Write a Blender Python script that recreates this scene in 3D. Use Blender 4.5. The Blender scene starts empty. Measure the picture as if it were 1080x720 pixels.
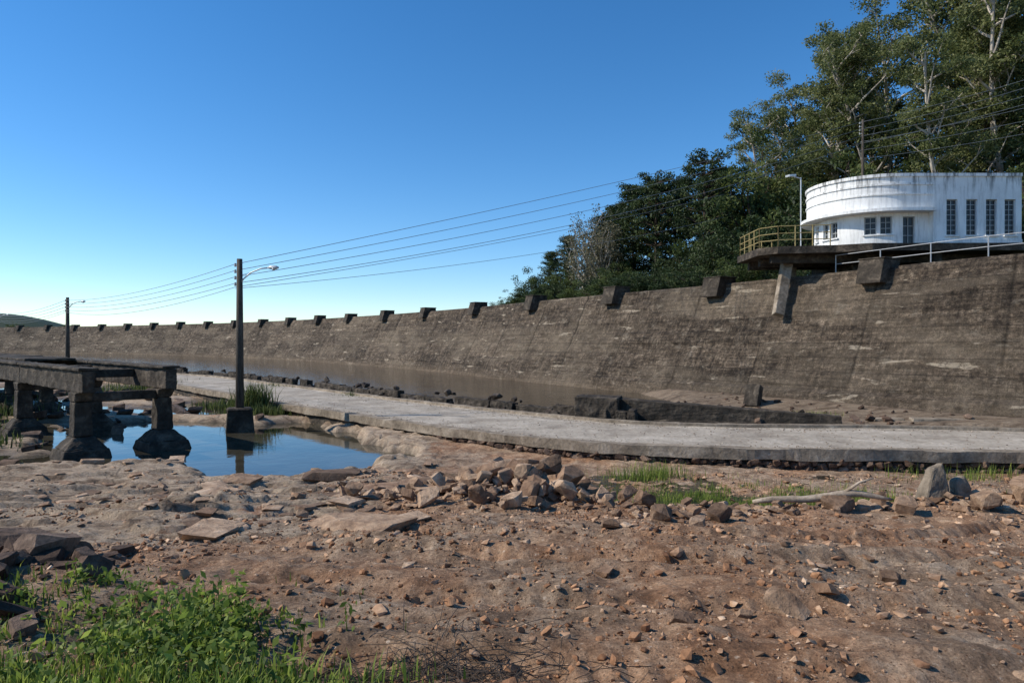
import bpy, bmesh, math, random
import numpy as np
from mathutils import Vector, Matrix
random.seed(7); rng=np.random.default_rng(7)
scene=bpy.context.scene
scene.view_settings.view_transform='Standard'
scene.view_settings.look='None'
scene.view_settings.exposure=0

# ------------------------------------------------------------ noise
def hsh(ix,iy,s):
    v=np.sin(ix*127.1+iy*311.7+s*74.7)*43758.5453
    return v-np.floor(v)
def vnoise(x,y,s=0):
    ix=np.floor(x);iy=np.floor(y);fx=x-ix;fy=y-iy
    fx=fx*fx*(3-2*fx);fy=fy*fy*(3-2*fy)
    a=hsh(ix,iy,s);b=hsh(ix+1,iy,s);c=hsh(ix,iy+1,s);d=hsh(ix+1,iy+1,s)
    return (a*(1-fx)+b*fx)*(1-fy)+(c*(1-fx)+d*fx)*fy
def fbm(x,y,o=4,s=0):
    x=np.asarray(x,float);y=np.asarray(y,float)
    t=0;a=.5;n=0
    for i in range(o):
        t=t+a*vnoise(x,y,s+i*13);n+=a;a*=.5
        x,y=x*2.03*.8+y*2.03*.6+3.1,-x*2.03*.6+y*2.03*.8+1.7
    return t/n
def sst(a,b,x):
    t=np.clip((x-a)/(b-a),0,1);return t*t*(3-2*t)
def catmull(P,n=12):
    P=np.array(P,float);Q=[2*P[0]-P[1]]+list(P)+[2*P[-1]-P[-2]];out=[]
    for i in range(1,len(Q)-2):
        p0,p1,p2,p3=Q[i-1],Q[i],Q[i+1],Q[i+2]
        for k in range(n):
            t=k/n
            out.append(.5*((2*p1)+(-p0+p2)*t+(2*p0-5*p1+4*p2-p3)*t*t+(-p0+3*p1-3*p2+p3)*t**3))
    out.append(Q[-2]);return np.array(out)

# ------------------------------------------------------------ layout curves (metres, camera eye at z=0)
CREST=catmull([(60,10,3.3),(42,15.5,3.3),(30,19.5,3.3),(24,22.9,3.3),(19.8,26.6,3.3),(16.6,31,3.2),(11.9,38.5,3.08),(7.06,45.6,3.03),(2,54.2,3.),(-3.1,64.,3.),(-9.1,74,3.),(-15.2,83.2,3.),(-21.7,92,3.),(-28.2,100.5,3.),(-44,118,3.),(-63.7,135,3.),(-95,156,3.),(-130,172,3.),(-200,196,3.),(-320,226,3.)],14)
ROAD=catmull([(60,-2),(30,11),(20,15.6),(13.3,17.7),(9,18),(5.3,18.5),(1.6,19.8),(-1.2,21.9),(-4.9,25.4),(-10.6,31.4),(-15.8,37.6),(-20.4,42.8),(-24.8,48),(-33,55.5),(-60,74),(-120,100),(-220,130)],12)
def xc(y): return np.interp(y,CREST[:,1],CREST[:,0])
def yr(x): return np.interp(x,ROAD[::-1,0],ROAD[::-1,1])
def sdam(x,y):
    e=.5;dx=(xc(y+e)-xc(y-e))/(2*e);return (x-xc(y))/np.sqrt(1+dx*dx)
def sroad(x,y):
    e=.5;dy=(yr(x+e)-yr(x-e))/(2*e);return (y-yr(x))/np.sqrt(1+dy*dy)
ZR=-3.0;ZLOW=-3.58;ZUP=-3.08
def poolmask(x,y):
    u=(x+9.6)*.72+(y-23.4)*-.69; v=(x+9.6)*.69+(y-23.4)*.72
    w=(fbm(x*.45,y*.45,4,5)-.5)*1.1
    a=np.sqrt((u/8.6)**2+(v/4.4)**2)+w
    b=np.sqrt(((x+13.5)/5.5)**2+((y-19.2)/2.0)**2)+w
    return 1-sst(.75,1.12,np.minimum(a,b))
def height(x,y,detail=True):
    x=np.asarray(x,float);y=np.asarray(y,float)
    sr=sroad(x,y);sd=sdam(x,y)
    A=np.interp(y,[-40,0,3,6,9,12,15,18,40,80],[-1.3,-1.45,-1.6,-2.0,-2.5,-2.9,-3.2,-3.38,-3.5,-3.5])
    n1=fbm(x*.35,y*.35,4,1)-.5
    h=A+n1*.3*sst(2,10,y)
    sl=sst(-.5,-4,x)*sst(6.0,8.5,y)*sst(40,24,y)
    q=fbm(x*.22+y*.1,y*.42-x*.08,5,21)*9
    fr=q-np.floor(q)
    ter=(np.floor(q)+sst(.86,1.,fr)+.15*fr)*.095-.42
    q2=fbm(x*.9-y*.2,y*1.3,4,24)*6;f2=q2-np.floor(q2);ter=ter+(np.floor(q2)+sst(.8,1.,f2))*.03-.09
    h=h+sl*(ter-n1*.15)
    fl=sst(-11,-15,x)*sst(17,22,y)
    h=h*(1-fl)+fl*(-3.66+(fbm(x*.3,y*.3,4,31)-.45)*1.2)
    pm=poolmask(x,y)
    h=h*(1-pm)+pm*(-4.15)
    tr=sst(.2,2.2,x)*sst(11.2,12.8,y+.25*n1*4)*sst(16,11,x)
    h=h*(1-tr)+tr*(-3.42+n1*.25)
    h=h+.42*np.exp(-((x-.1)/1.5)**2-((y-12.3)/1.1)**2)
    h=h+.22*np.exp(-((x-7.6)/1.6)**2-((y-11.2)/.7)**2)
    h=h+.16*np.exp(-((x+3.9)/1.2)**2-((y-5.2)/1.)**2)
    if detail:
        near=sst(40,12,y)
        h=h+near*((fbm(x*1.3,y*1.3,4,3)-.5)*.15+(fbm(x*5,y*5,4,9)-.5)*.09)*(1-.45*sl)
        m=sst(-4.5,-2.,x)*(.5+.9*fbm(x*1.1,y*1.1,3,14))*sst(10.5,9.3,y)
        rr=np.hypot(x-2.2,y-15.2)-7.4
        for o_,d_,w_ in ((0,.11,.2),(-1.65,.12,.2),(-3.2,.06,.17),(-4.6,.07,.2)):
            tread=1+.3*np.sin(x*34)
            h=h-m*d_*np.exp(-((rr+o_)/w_)**2)*tread+m*d_*.7*np.exp(-((rr+o_+w_*1.9)/(w_*.7))**2)+m*d_*.55*np.exp(-((rr+o_-w_*1.9)/(w_*.7))**2)
    ro=sst(-.05,.25,sr)
    h=h*(1-ro)+ro*(-3.4)
    fa=sst(5.2,5.8,sr)
    apr=sst(4,9,x)
    far=-4.3*(1-apr)+apr*(-2.97+.1*n1+.12*(fbm(x*1.5,y*1.5,4,44)-.5))
    far=far+sst(-6.2,-3.2,sd)*.3*apr
    h=h*(1-fa)+fa*far
    und=sst(-3.4,-2.4,sd)*fa
    h=h*(1-und)+und*(-4.6)
    back=sst(2.2,5.5,sd)*fa
    hill=2.3+sst(-5,15,x)*np.clip((sd-12)*.09,0,14)+(fbm(x*.05,y*.05,3,41)-.5)*1.5*sst(8,25,sd)
    h=h*(1-back)+back*hill
    R=np.sqrt(x*x+y*y)
    h=h+27*np.exp(-((x+480)/75)**2-((y-640)/90)**2)+14*np.exp(-((x+620)/110)**2-((y-700)/90)**2)
    h=h+sst(300,900,R)*sst(100,300,x)*30*fbm(x*.004,y*.004,3,51)
    return h
def H1(x,y): return float(height(np.array([x]),np.array([y]))[0])

# ------------------------------------------------------------ mesh helpers
def mesh_arrays(name,V,F,mats,midx=None,attrs=None,smooth=False,uv=None):
    V=np.asarray(V,dtype=np.float32);me=bpy.data.meshes.new(name)
    if isinstance(F,list) and len(F) and isinstance(F[0],np.ndarray):
        tot=np.concatenate([np.full(len(f),f.shape[1]) for f in F]);loops=np.concatenate([f.ravel() for f in F])
    else:
        F=np.asarray(F);tot=np.full(len(F),F.shape[1]);loops=F.ravel()
    me.vertices.add(len(V));me.vertices.foreach_set('co',V.ravel())
    me.loops.add(len(loops));me.loops.foreach_set('vertex_index',loops.astype(np.int32))
    me.polygons.add(len(tot));st=np.zeros(len(tot),np.int32);st[1:]=np.cumsum(tot)[:-1]
    me.polygons.foreach_set('loop_start',st)
    if midx is not None: me.polygons.foreach_set('material_index',np.asarray(midx,np.int32))
    me.polygons.foreach_set('use_smooth',np.full(len(tot),smooth))
    for m in mats: me.materials.append(m)
    me.update(calc_edges=True)
    if attrs:
        for k,a in attrs.items():
            a=np.asarray(a,np.float32)
            if a.ndim==1:
                at=me.attributes.new(k,'FLOAT','POINT');at.data.foreach_set('value',a)
            else:
                at=me.attributes.new(k,'FLOAT_COLOR','POINT');at.data.foreach_set('color',np.c_[a,np.ones(len(a))].astype(np.float32).ravel())
    if uv is not None:
        l=me.uv_layers.new(name='UVMap');l.data.foreach_set('uv',np.asarray(uv,np.float32)[loops].ravel())
    me.validate()
    return me
def add(name,me,parent=None,loc=None):
    o=bpy.data.objects.new(name,me);scene.collection.objects.link(o)
    if parent: o.parent=parent
    if loc is not None:o.location=loc
    return o
def empty(name,loc=(0,0,0)):
    o=bpy.data.objects.new(name,None);scene.collection.objects.link(o);o.location=loc;o.empty_display_size=.3;return o

class MB:
    def __init__(s): s.v=[];s.f=[];s.m=[]
    def poly(s,pts,m=0):
        b=len(s.v);s.v+= [tuple(p) for p in pts];s.f.append(tuple(range(b,b+len(pts))));s.m.append(m)
    def hexa(s,P,m=0):
        b=len(s.v);s.v+=[tuple(p) for p in P]
        for q in ((0,3,2,1),(4,5,6,7),(0,1,5,4),(1,2,6,5),(2,3,7,6),(3,0,4,7)):
            s.f.append(tuple(b+i for i in q));s.m.append(m)
    def box(s,x0,x1,y0,y1,z0,z1,m=0):
        s.hexa([(x0,y0,z0),(x1,y0,z0),(x1,y1,z0),(x0,y1,z0),(x0,y0,z1),(x1,y0,z1),(x1,y1,z1),(x0,y1,z1)],m)
    def beam(s,p0,p1,w,h,m=0,up=(0,0,1),w1=None,h1=None):
        p0=Vector(p0);p1=Vector(p1);d=(p1-p0).normalized();u=Vector(up)
        r=d.cross(u)
        if r.length<1e-3: r=d.cross(Vector((0,1,0)))
        r.normalize();u=r.cross(d).normalized();w1=w if w1 is None else w1;h1=h if h1 is None else h1
        s.hexa([p0-r*w/2-u*h/2,p0+r*w/2-u*h/2,p1+r*w1/2-u*h1/2,p1-r*w1/2-u*h1/2,
                p0-r*w/2+u*h/2,p0+r*w/2+u*h/2,p1+r*w1/2+u*h1/2,p1-r*w1/2+u*h1/2],m)
    def tube(s,path,rad,n=8,m=0,cap=True):
        path=[Vector(p) for p in path];b=len(s.v);k=len(path)
        if not hasattr(rad,'__len__'): rad=[rad]*k
        for i,p in enumerate(path):
            d=(path[min(i+1,k-1)]-path[max(i-1,0)]).normalized()
            a=Vector((0,0,1)) if abs(d.z)<.9 else Vector((1,0,0))
            r=d.cross(a).normalized();u=r.cross(d)
            for j in range(n):
                t=2*math.pi*j/n;s.v.append(tuple(p+(r*math.cos(t)+u*math.sin(t))*rad[i]))
        for i in range(k-1):
            for j in range(n):
                s.f.append((b+i*n+j,b+i*n+(j+1)%n,b+(i+1)*n+(j+1)%n,b+(i+1)*n+j));s.m.append(m)
        if cap:
            s.f.append(tuple(b+j for j in range(n)));s.m.append(m);s.f.append(tuple(b+(k-1)*n+j for j in range(n))[::-1]);s.m.append(m)
    def frustum(s,c,z0,z1,a0,b0,a1,b1,ang=0,m=0):
        ca,sa=math.cos(ang),math.sin(ang)
        def R(x,y,z):return (c[0]+x*ca-y*sa,c[1]+x*sa+y*ca,z)
        s.hexa([R(-a0,-b0,z0),R(a0,-b0,z0),R(a0,b0,z0),R(-a0,b0,z0),R(-a1,-b1,z1),R(a1,-b1,z1),R(a1,b1,z1),R(-a1,b1,z1)],m)
    def obj(s,name,mats,parent=None,bevel=0,smooth=False):
        me=bpy.data.meshes.new(name);me.from_pydata(s.v,[],s.f)
        for m in mats: me.materials.append(m)
        me.polygons.foreach_set('material_index',s.m)
        bm=bmesh.new();bm.from_mesh(me);bmesh.ops.recalc_face_normals(bm,faces=bm.faces);bm.to_mesh(me);bm.free()
        if smooth: me.polygons.foreach_set('use_smooth',[True]*len(s.f))
        o=add(name,me,parent)
        if bevel:
            b=o.modifiers.new('Bevel','BEVEL');b.width=bevel;b.segments=2;b.limit_method='ANGLE'
        return o
def erode(o,levels=3,amp=.05,size=.35):
    # chipped, weathered edges on cast concrete
    su=o.modifiers.new('Sub','SUBSURF');su.subdivision_type='SIMPLE';su.levels=levels;su.render_levels=levels
    tx=bpy.data.textures.get('chip') or bpy.data.textures.new('chip','CLOUDS');tx.noise_scale=size;tx.noise_depth=4
    dm=o.modifiers.new('Disp','DISPLACE');dm.texture=tx;dm.texture_coords='GLOBAL';dm.strength=amp;dm.mid_level=.55

# ------------------------------------------------------------ material helpers
class NT:
    def __init__(s,name):
        s.mat=bpy.data.materials.new(name);s.mat.use_nodes=True;s.t=s.mat.node_tree;s.n=s.t.nodes;s.b=s.n['Principled BSDF'];s.b.inputs['Specular IOR Level'].default_value=.25
        s.out=s.n['Material Output']
    def L(s,a,b): s.t.links.new(a,b)
    def coord(s,kind='Object',sc=(1,1,1)):
        c=s.n.new('ShaderNodeTexCoord');m=s.n.new('ShaderNodeMapping');m.inputs['Scale'].default_value=sc;s.L(c.outputs[kind],m.inputs[0]);return m.outputs[0]
    def noise(s,v,sc,det=6,ro=.6,dist=0):
        n=s.n.new('ShaderNodeTexNoise');n.inputs['Scale'].default_value=sc;n.inputs['Detail'].default_value=det;n.inputs['Roughness'].default_value=ro;n.inputs['Distortion'].default_value=dist;s.L(v,n.inputs['Vector']);return n.outputs[0]
    def voro(s,v,sc,feat='F1'):
        n=s.n.new('ShaderNodeTexVoronoi');n.feature=feat;n.inputs['Scale'].default_value=sc;s.L(v,n.inputs['Vector']);return n
    def ramp(s,f,st):
        r=s.n.new('ShaderNodeValToRGB');e=r.color_ramp.elements
        for i,(p,c) in enumerate(st):
            if i>=2:e.new(p)
        for i,(p,c) in enumerate(sorted(st,key=lambda q:q[0])):
            e[i].position=p
            c=(c,c,c) if not hasattr(c,'__len__') else c
            e[i].color=(*c,1)
        s.L(f,r.inputs[0]);return r.outputs[0]
    def mix(s,f,a,b,mode='MIX'):
        m=s.n.new('ShaderNodeMix');m.data_type='RGBA';m.blend_type=mode
        for v,i in ((f,0),(a,6),(b,7)):
            if hasattr(v,'links'): s.L(v,m.inputs[i])
            elif i==0: m.inputs[0].default_value=v
            else: m.inputs[i].default_value=(*v,1)
        return m.outputs[2]
    def math(s,op,a,b=0.):
        m=s.n.new('ShaderNodeMath');m.operation=op
        for v,i in ((a,0),(b,1)):
            if hasattr(v,'links'): s.L(v,m.inputs[i])
            else: m.inputs[i].default_value=v
        return m.outputs[0]
    def attr(s,name):
        a=s.n.new('ShaderNodeAttribute');a.attribute_name=name;return a
    def bump(s,h,st=.5,dist=.05,prev=None):
        b=s.n.new('ShaderNodeBump');b.inputs['Strength'].default_value=st;b.inputs['Distance'].default_value=dist;s.L(h,b.inputs['Height'])
        if prev is not None: s.L(prev,b.inputs['Normal'])
        return b.outputs[0]
    def fin(s,col,rough=.9,nrm=None):
        if hasattr(col,'links'): s.L(col,s.b.inputs['Base Color'])
        else: s.b.inputs['Base Color'].default_value=(*col,1)
        if hasattr(rough,'links'): s.L(rough,s.b.inputs['Roughness'])
        else: s.b.inputs['Roughness'].default_value=rough
        if nrm is not None: s.L(nrm,s.b.inputs['Normal'])
        return s.mat
def rough_mat(name,c0,c1,c2,sc=2.,bump=.6,dist=.03,fine=12,rough=.9,stretch=(1,1,1),attr=None):
    t=NT(name);v=t.coord('Object',stretch)
    a=t.noise(v,sc,8,.65,.4);b=t.noise(v,fine,8,.7)
    col=t.ramp(a,[(.3,c0),(.52,c1),(.72,c2)])
    col=t.mix(.6,col,t.ramp(b,[(.3,.35),(.65,1.25)]),'MULTIPLY')
    if attr:
        r=t.attr(attr).outputs['Fac'];col=t.mix(.9,col,t.ramp(r,[(0,(.36,.31,.28)),(.35,(.72,.6,.52)),(.7,(1.,.92,.84)),(1,(1.35,1.3,1.24))]),'MULTIPLY')
    n=t.bump(b,bump,dist);n=t.bump(a,bump*.7,dist*4,n)
    return t.fin(col,rough,n)

def ground_mat():
    t=NT('red_dirt_ground');v=t.coord('Object');z=t.attr('zone');sep=t.n.new('ShaderNodeSeparateColor');t.L(z.outputs['Color'],sep.inputs[0])
    R,G,B=sep.outputs
    big=t.noise(v,.45,6,.6,.6);mid=t.noise(v,2.6,10,.72,.3);fin=t.noise(v,20,10,.78);mic=t.noise(v,85,5,.75)
    dirt=t.ramp(mid,[(.3,(.16,.078,.038)),(.45,(.34,.18,.095)),(.57,(.5,.295,.17)),(.74,(.66,.47,.31))])
    dirt2=t.ramp(mid,[(.3,(.14,.09,.055)),(.47,(.33,.22,.14)),(.6,(.5,.365,.25)),(.75,(.64,.51,.38))])
    dirt=t.mix(t.ramp(big,[(.4,0.),(.58,1.)]),dirt,dirt2)
    for sc_,th in ((17,.5),(41,.47)):
        ch=t.voro(v,sc_);chips=t.ramp(ch.outputs['Distance'],[(.16,1.),(.3,0.)])
        cc=t.ramp(ch.outputs['Color'],[(.2,(.2,.1,.055)),(.5,(.5,.33,.21)),(.9,(.68,.56,.43))])
        sel=t.math('MULTIPLY',chips,t.ramp(fin,[(th,0.),(th+.06,.85)]))
        dirt=t.mix(sel,dirt,cc)
    dirt=t.mix(.75,dirt,t.ramp(fin,[(.32,.3),(.6,1.35)]),'MULTIPLY')
    dirt=t.mix(.5,dirt,t.ramp(mic,[(.35,.4),(.6,1.35)]),'MULTIPLY')
    vr=t.coord('Object',(1,2.3,1))
    rk=t.noise(vr,1.1,10,.68,.8)
    rock=t.ramp(rk,[(.3,(.14,.09,.058)),(.45,(.34,.245,.165)),(.58,(.53,.41,.29)),(.7,(.38,.21,.125)),(.8,(.55,.45,.34))])
    cr=t.voro(t.coord('Object',(.55,1.1,.5)),1.1,'DISTANCE_TO_EDGE').outputs['Distance']
    crk=t.ramp(cr,[(.0,.22),(.025,1.)])
    rock=t.mix(.6,rock,crk,'MULTIPLY');rock=t.mix(.7,rock,t.ramp(fin,[(.32,.35),(.6,1.3)]),'MULTIPLY')
    rm=t.math('ADD',R,t.math('MULTIPLY',t.math('SUBTRACT',mid,.5),.9));rm=t.ramp(rm,[(.42,0.),(.56,1.)])
    col=t.mix(rm,dirt,rock)
    gcol=t.ramp(fin,[(.3,(.025,.045,.012)),(.55,(.075,.095,.03)),(.75,(.17,.15,.065))])
    gm=t.ramp(t.math('ADD',G,t.math('MULTIPLY',t.math('SUBTRACT',mid,.5),.8)),[(.42,0.),(.58,1.)])
    col=t.mix(gm,col,gcol)
    col=t.mix(B,col,t.mix(1.,col,(.33,.32,.3),'MULTIPLY'))
    n=t.bump(mic,.55,.012);n=t.bump(fin,1.,.045,n);n=t.bump(t.math('MULTIPLY',chips,sel),.8,.02,n);n=t.bump(mid,.8,.12,n)
    rr=t.mix(B,(.93,)*3,(.45,)*3)
    return t.fin(col,rr,n)

def dam_mat():
    t=NT('weathered_dam_concrete');v=t.coord('UV');uvn=t.n.new('ShaderNodeSeparateXYZ');t.L(v,uvn.inputs[0]);U,V,_=uvn.outputs
    vo=t.coord('Object')
    big=t.noise(t.coord('UV',(.12,.35,1)),1,6,.6,.5);mid=t.noise(t.coord('UV',(.8,1.3,1)),1.6,10,.74,.3);fin=t.noise(vo,6,10,.85);sp=t.noise(vo,26,6,.8)
    streak=t.noise(t.coord('UV',(.5,7,1)),1,8,.72);vert=t.noise(t.coord('UV',(3.2,.16,1)),1.4,8,.75)
    col=t.ramp(mid,[(.3,(.034,.025,.018)),(.46,(.105,.077,.053)),(.6,(.19,.145,.103)),(.75,(.32,.26,.195))])
    col=t.mix(.9,col,t.ramp(fin,[(.38,.15),(.5,.8),(.62,1.8)]),'MULTIPLY')
    col=t.mix(.6,col,t.ramp(sp,[(.38,.35),(.62,1.5)]),'MULTIPLY')
    col=t.mix(.7,col,t.ramp(streak,[(.4,.45),(.6,1.4)]),'MULTIPLY')
    col=t.mix(.65,col,t.ramp(vert,[(.38,.35),(.6,1.4)]),'MULTIPLY')
    pn=t.n.new('ShaderNodeTexWhiteNoise');cx=t.n.new('ShaderNodeCombineXYZ')
    pu=t.math('FLOOR',t.math('ADD',t.math('MULTIPLY',U,1/5.2),.5));t.L(pu,cx.inputs[0]);t.L(t.math('FLOOR',t.math('MULTIPLY',V,1/1.44)),cx.inputs[1]);t.L(cx.outputs[0],pn.inputs['Vector'])
    col=t.mix(.7,col,t.ramp(pn.outputs['Value'],[(0,.5),(1,1.3)]),'MULTIPLY')
    col=t.mix(t.ramp(big,[(.47,0.),(.66,.5)]),col,t.mix(1.,(.26,.205,.145),t.ramp(sp,[(.35,.35),(.65,1.4)]),'MULTIPLY'))
    eff=t.noise(t.coord('UV',(.36,1.9,1)),1,7,.62,.35)
    e2=t.math('MULTIPLY',t.ramp(eff,[(.62,0.),(.65,1.)]),t.ramp(fin,[(.4,.1),(.52,1.)]))
    col=t.mix(t.math('MULTIPLY',e2,.8),col,(.46,.38,.28))
    e3=t.noise(t.coord('UV',(.9,1.2,1)),1.3,8,.8,.3)
    col=t.mix(t.ramp(e3,[(.56,0.),(.72,.6)]),col,(.36,.31,.24))
    w=t.math('FRACT',t.math('ADD',t.math('MULTIPLY',V,1/.72),t.math('MULTIPLY',mid,.16)))
    ll=t.ramp(w,[(.0,.25),(.08,1.)])
    col=t.mix(t.ramp(streak,[(.42,.3),(.56,.95)]),col,ll,'MULTIPLY')
    j=t.math('ABSOLUTE',t.math('SUBTRACT',t.math('FRACT',t.math('ADD',t.math('MULTIPLY',U,1/5.2),t.math('MULTIPLY',mid,.02))),.5))
    jm=t.ramp(j,[(.0,.25),(.022,1.)])
    js=t.noise(t.coord('UV',(.13,.25,1)),1,3,.5)
    col=t.mix(t.ramp(js,[(.35,.3),(.58,1.)]),col,jm,'MULTIPLY')
    tm=t.n.new('ShaderNodeMapRange');tm.inputs[1].default_value=2.5;tm.inputs[2].default_value=1.3;t.L(t.math('ADD',V,t.math('MULTIPLY',mid,1.3)),tm.inputs[0])
    col=t.mix(t.math('MULTIPLY',tm.outputs[0],.75),col,t.mix(1.,t.ramp(fin,[(.3,.4),(.6,1.3)]),(.17,.125,.083),'MULTIPLY'))
    n=t.bump(sp,.6,.03);n=t.bump(fin,1.,.1,n);n=t.bump(mid,.8,.2,n);n=t.bump(jm,.5,.05,n);n=t.bump(ll,.6,.06,n)
    return t.fin(col,.95,n)

def water_mat(name,sc,st,base,d=.04,silt=0.):
    t=NT(name);v=t.coord('Object',(1,1,1));a=t.noise(v,sc,4,.6,.3);b=t.noise(v,sc*5,3,.5);c=t.noise(v,.35,6,.65,.5)
    n=t.bump(a,st,d);n=t.bump(b,st*.5,d*.2,n)
    t.b.inputs['Specular IOR Level'].default_value=.5;t.b.inputs['IOR'].default_value=1.33
    col=t.ramp(c,[(.35,tuple(.5*q for q in base)),(.65,tuple(1.6*q for q in base))])
    return t.fin(col,t.ramp(c,[(.4,.02),(.7,.02+silt)]),n)

def leaf_mat(name,cd,cm,cl,trans=.35):
    t=NT(name);r=t.attr('rnd').outputs['Fac'];col=t.ramp(r,[(.05,cd),(.5,cm),(.95,cl)])
    t.fin(col,.6);t.b.inputs['Specular IOR Level'].default_value=.3
    tr=t.n.new('ShaderNodeBsdfTranslucent');t.L(col,tr.inputs[0]);mx=t.n.new('ShaderNodeMixShader');mx.inputs[0].default_value=trans
    t.L(t.b.outputs[0],mx.inputs[1]);t.L(tr.outputs[0],mx.inputs[2]);t.L(mx.outputs[0],t.out.inputs[0]);return t.mat

def white_mat():
    t=NT('stained_white_paint');v=t.coord('Object');ge=t.n.new('ShaderNodeSeparateXYZ');t.L(v,ge.inputs[0])
    a=t.noise(v,1.2,6,.6,.3);f=t.noise(v,14,6,.7);s=t.noise(t.coord('Object',(3.5,3.5,.35)),1.6,6,.7)
    col=t.ramp(a,[(.3,(.7,.7,.68)),(.6,(.85,.85,.83))])
    top=t.n.new('ShaderNodeMapRange');top.inputs[1].default_value=6.9;top.inputs[2].default_value=8.;t.L(ge.outputs[2],top.inputs[0])
    m=t.math('MULTIPLY',t.ramp(s,[(.47,0.),(.62,1.)]),t.math('ADD',t.math('MULTIPLY',top.outputs[0],.75),.3))
    col=t.mix(m,col,(.2,.2,.19));col=t.mix(t.ramp(f,[(.62,0.),(.72,.5)]),col,(.4,.38,.34))
    return t.fin(col,.8,t.bump(f,.25,.02))
def simple(name,col,rough=.6,metal=0.,var=.3):
    t=NT(name);v=t.coord('Object');f=t.noise(v,8,6,.7)
    c=t.mix(var,col,t.ramp(f,[(.3,.4),(.7,1.3)]),'MULTIPLY');t.b.inputs['Metallic'].default_value=metal
    return t.fin(c,rough,t.bump(f,.2,.01))

MG=ground_mat();MD=dam_mat()
MC_dark=rough_mat('mossy_dark_concrete',(.02,.016,.012),(.06,.048,.036),(.17,.135,.1),1.8,.9,.04,9)
MC_mid=rough_mat('weathered_concrete',(.12,.095,.068),(.28,.225,.165),(.44,.37,.29),1.8,.8,.025,11)
MROAD=rough_mat('worn_concrete_road',(.26,.215,.165),(.42,.36,.285),(.56,.49,.4),.7,.7,.03,9)
MRCHIP=rough_mat('road_gravel',(.22,.18,.14),(.4,.34,.27),(.56,.49,.4),3,.5,.01,25,attr='rnd')
MWALLROCK=rough_mat('wet_dark_stone',(.018,.014,.011),(.06,.047,.035),(.16,.13,.1),3,.8,.03,12,.7,attr='rnd')
MROCK=rough_mat('sandstone_rock',(.18,.115,.075),(.4,.285,.195),(.58,.46,.345),2.5,1.,.03,13,attr='rnd')
MCHIP=rough_mat('sandstone_chips',(.28,.15,.085),(.46,.31,.2),(.62,.5,.38),4,.5,.01,25,attr='rnd')
MCLOD=rough_mat('dirt_clods',(.18,.09,.045),(.34,.19,.105),(.5,.32,.2),4,.7,.01,25,attr='rnd')
MDROCK=rough_mat('dark_slate_rock',(.045,.032,.025),(.15,.105,.078),(.32,.235,.175),2.5,1.,.03,13,attr='rnd')  # darker brown rock than the sandstone
MWATLO=water_mat('pool_water',1.2,.16,(.05,.044,.03),.04,.06);MWATUP=water_mat('muddy_pool_water',1.6,.6,(.045,.036,.024),.06)
MWHITE=white_mat()
MGLASS=simple('dark_window_glass',(.05,.055,.06),.15,0,.2);MFRAME=simple('grey_window_frame',(.36,.38,.38),.6)
MYEL=simple('faded_yellow_paint',(.36,.28,.12),.7,0,.6);MPIPE=simple('galvanised_pipe',(.4,.41,.42),.5,.3)
MWOOD=rough_mat('weathered_pole',(.035,.028,.022),(.08,.066,.052),(.14,.12,.1),2,.5,.01,12,stretch=(8,8,1))
MLAMP=simple('lamp_grey_metal',(.5,.52,.53),.4,.2);MWIRE=simple('wire_grey',(.16,.18,.2),.6)
MLOG=rough_mat('dry_log_bark',(.18,.13,.09),(.38,.3,.22),(.55,.46,.36),3,.7,.01,18)
MBARKP=rough_mat('pale_eucalyptus_bark',(.2,.16,.12),(.42,.37,.31),(.62,.58,.5),.7,.3,.02,3)
MBARKD=rough_mat('dark_bark',(.03,.022,.016),(.07,.052,.038),(.12,.09,.07),1,.5,.03,5)
ML_E=leaf_mat('eucalyptus_leaves',(.04,.055,.018),(.13,.155,.05),(.28,.28,.12),.4)
ML_D=leaf_mat('dark_pine_needles',(.014,.027,.01),(.038,.062,.02),(.1,.13,.04),.25)
ML_B=leaf_mat('broad_leaves',(.025,.042,.013),(.075,.105,.03),(.16,.185,.055),.4)
ML_P=leaf_mat('sparse_grey_leaves',(.08,.08,.045),(.16,.15,.09),(.28,.25,.16))
ML_W=leaf_mat('weed_leaves',(.05,.085,.014),(.17,.24,.04),(.38,.44,.09),.5)

# ------------------------------------------------------------ ground sheet
def axis(fine,s0,g,lim):
    a=[0.];s=s0
    while a[-1]<lim:
        a.append(a[-1]+s)
        if a[-1]>fine: s*=1+g
    return np.array(a)
ax=axis(6,.045,.022,1700);xs=np.concatenate([-ax[::-1][:-1],ax])
ay=axis(13,.045,.022,1700)+2.;by=axis(0,.25,.12,200);ys=np.concatenate([2.-by[::-1][:-1],ay])
X,Y=np.meshgrid(xs,ys);Z=height(X,Y)
nx,ny=len(xs),len(ys);I=np.arange(nx*ny).reshape(ny,nx)
F=np.stack([I[:-1,:-1],I[:-1,1:],I[1:,1:],I[1:,:-1]],-1).reshape(-1,4)
sr=sroad(X,Y);sd=sdam(X,Y)
rock=sst(-.5,-4,X)*sst(6.5,9.5,Y)*sst(70,40,Y)*.85
rock=np.maximum(rock,1.*(sr>5)*(sd<0))
grass=sst(3,6,sd)*1.
grass=np.maximum(grass,.66*np.exp(-((X-4)/2.8)**2-((Y-14.2)/1.4)**2))
grass=np.maximum(grass,.5*np.exp(-((X+2.7)/1.6)**2-((Y-4.)/1.1)**2))
grass=np.maximum(grass,sst(55,90,Y)*(sr<0)*.6)
grass=np.maximum(grass,sst(150,250,np.hypot(X,Y))*.75)
wet=np.maximum(sst(ZLOW+.16,ZLOW+.02,Z)*(Y>12)*(Y<80)*.9,.8*np.exp(-((X-4.)/2.4)**2-((Y-13.9)/.9)**2))
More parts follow.
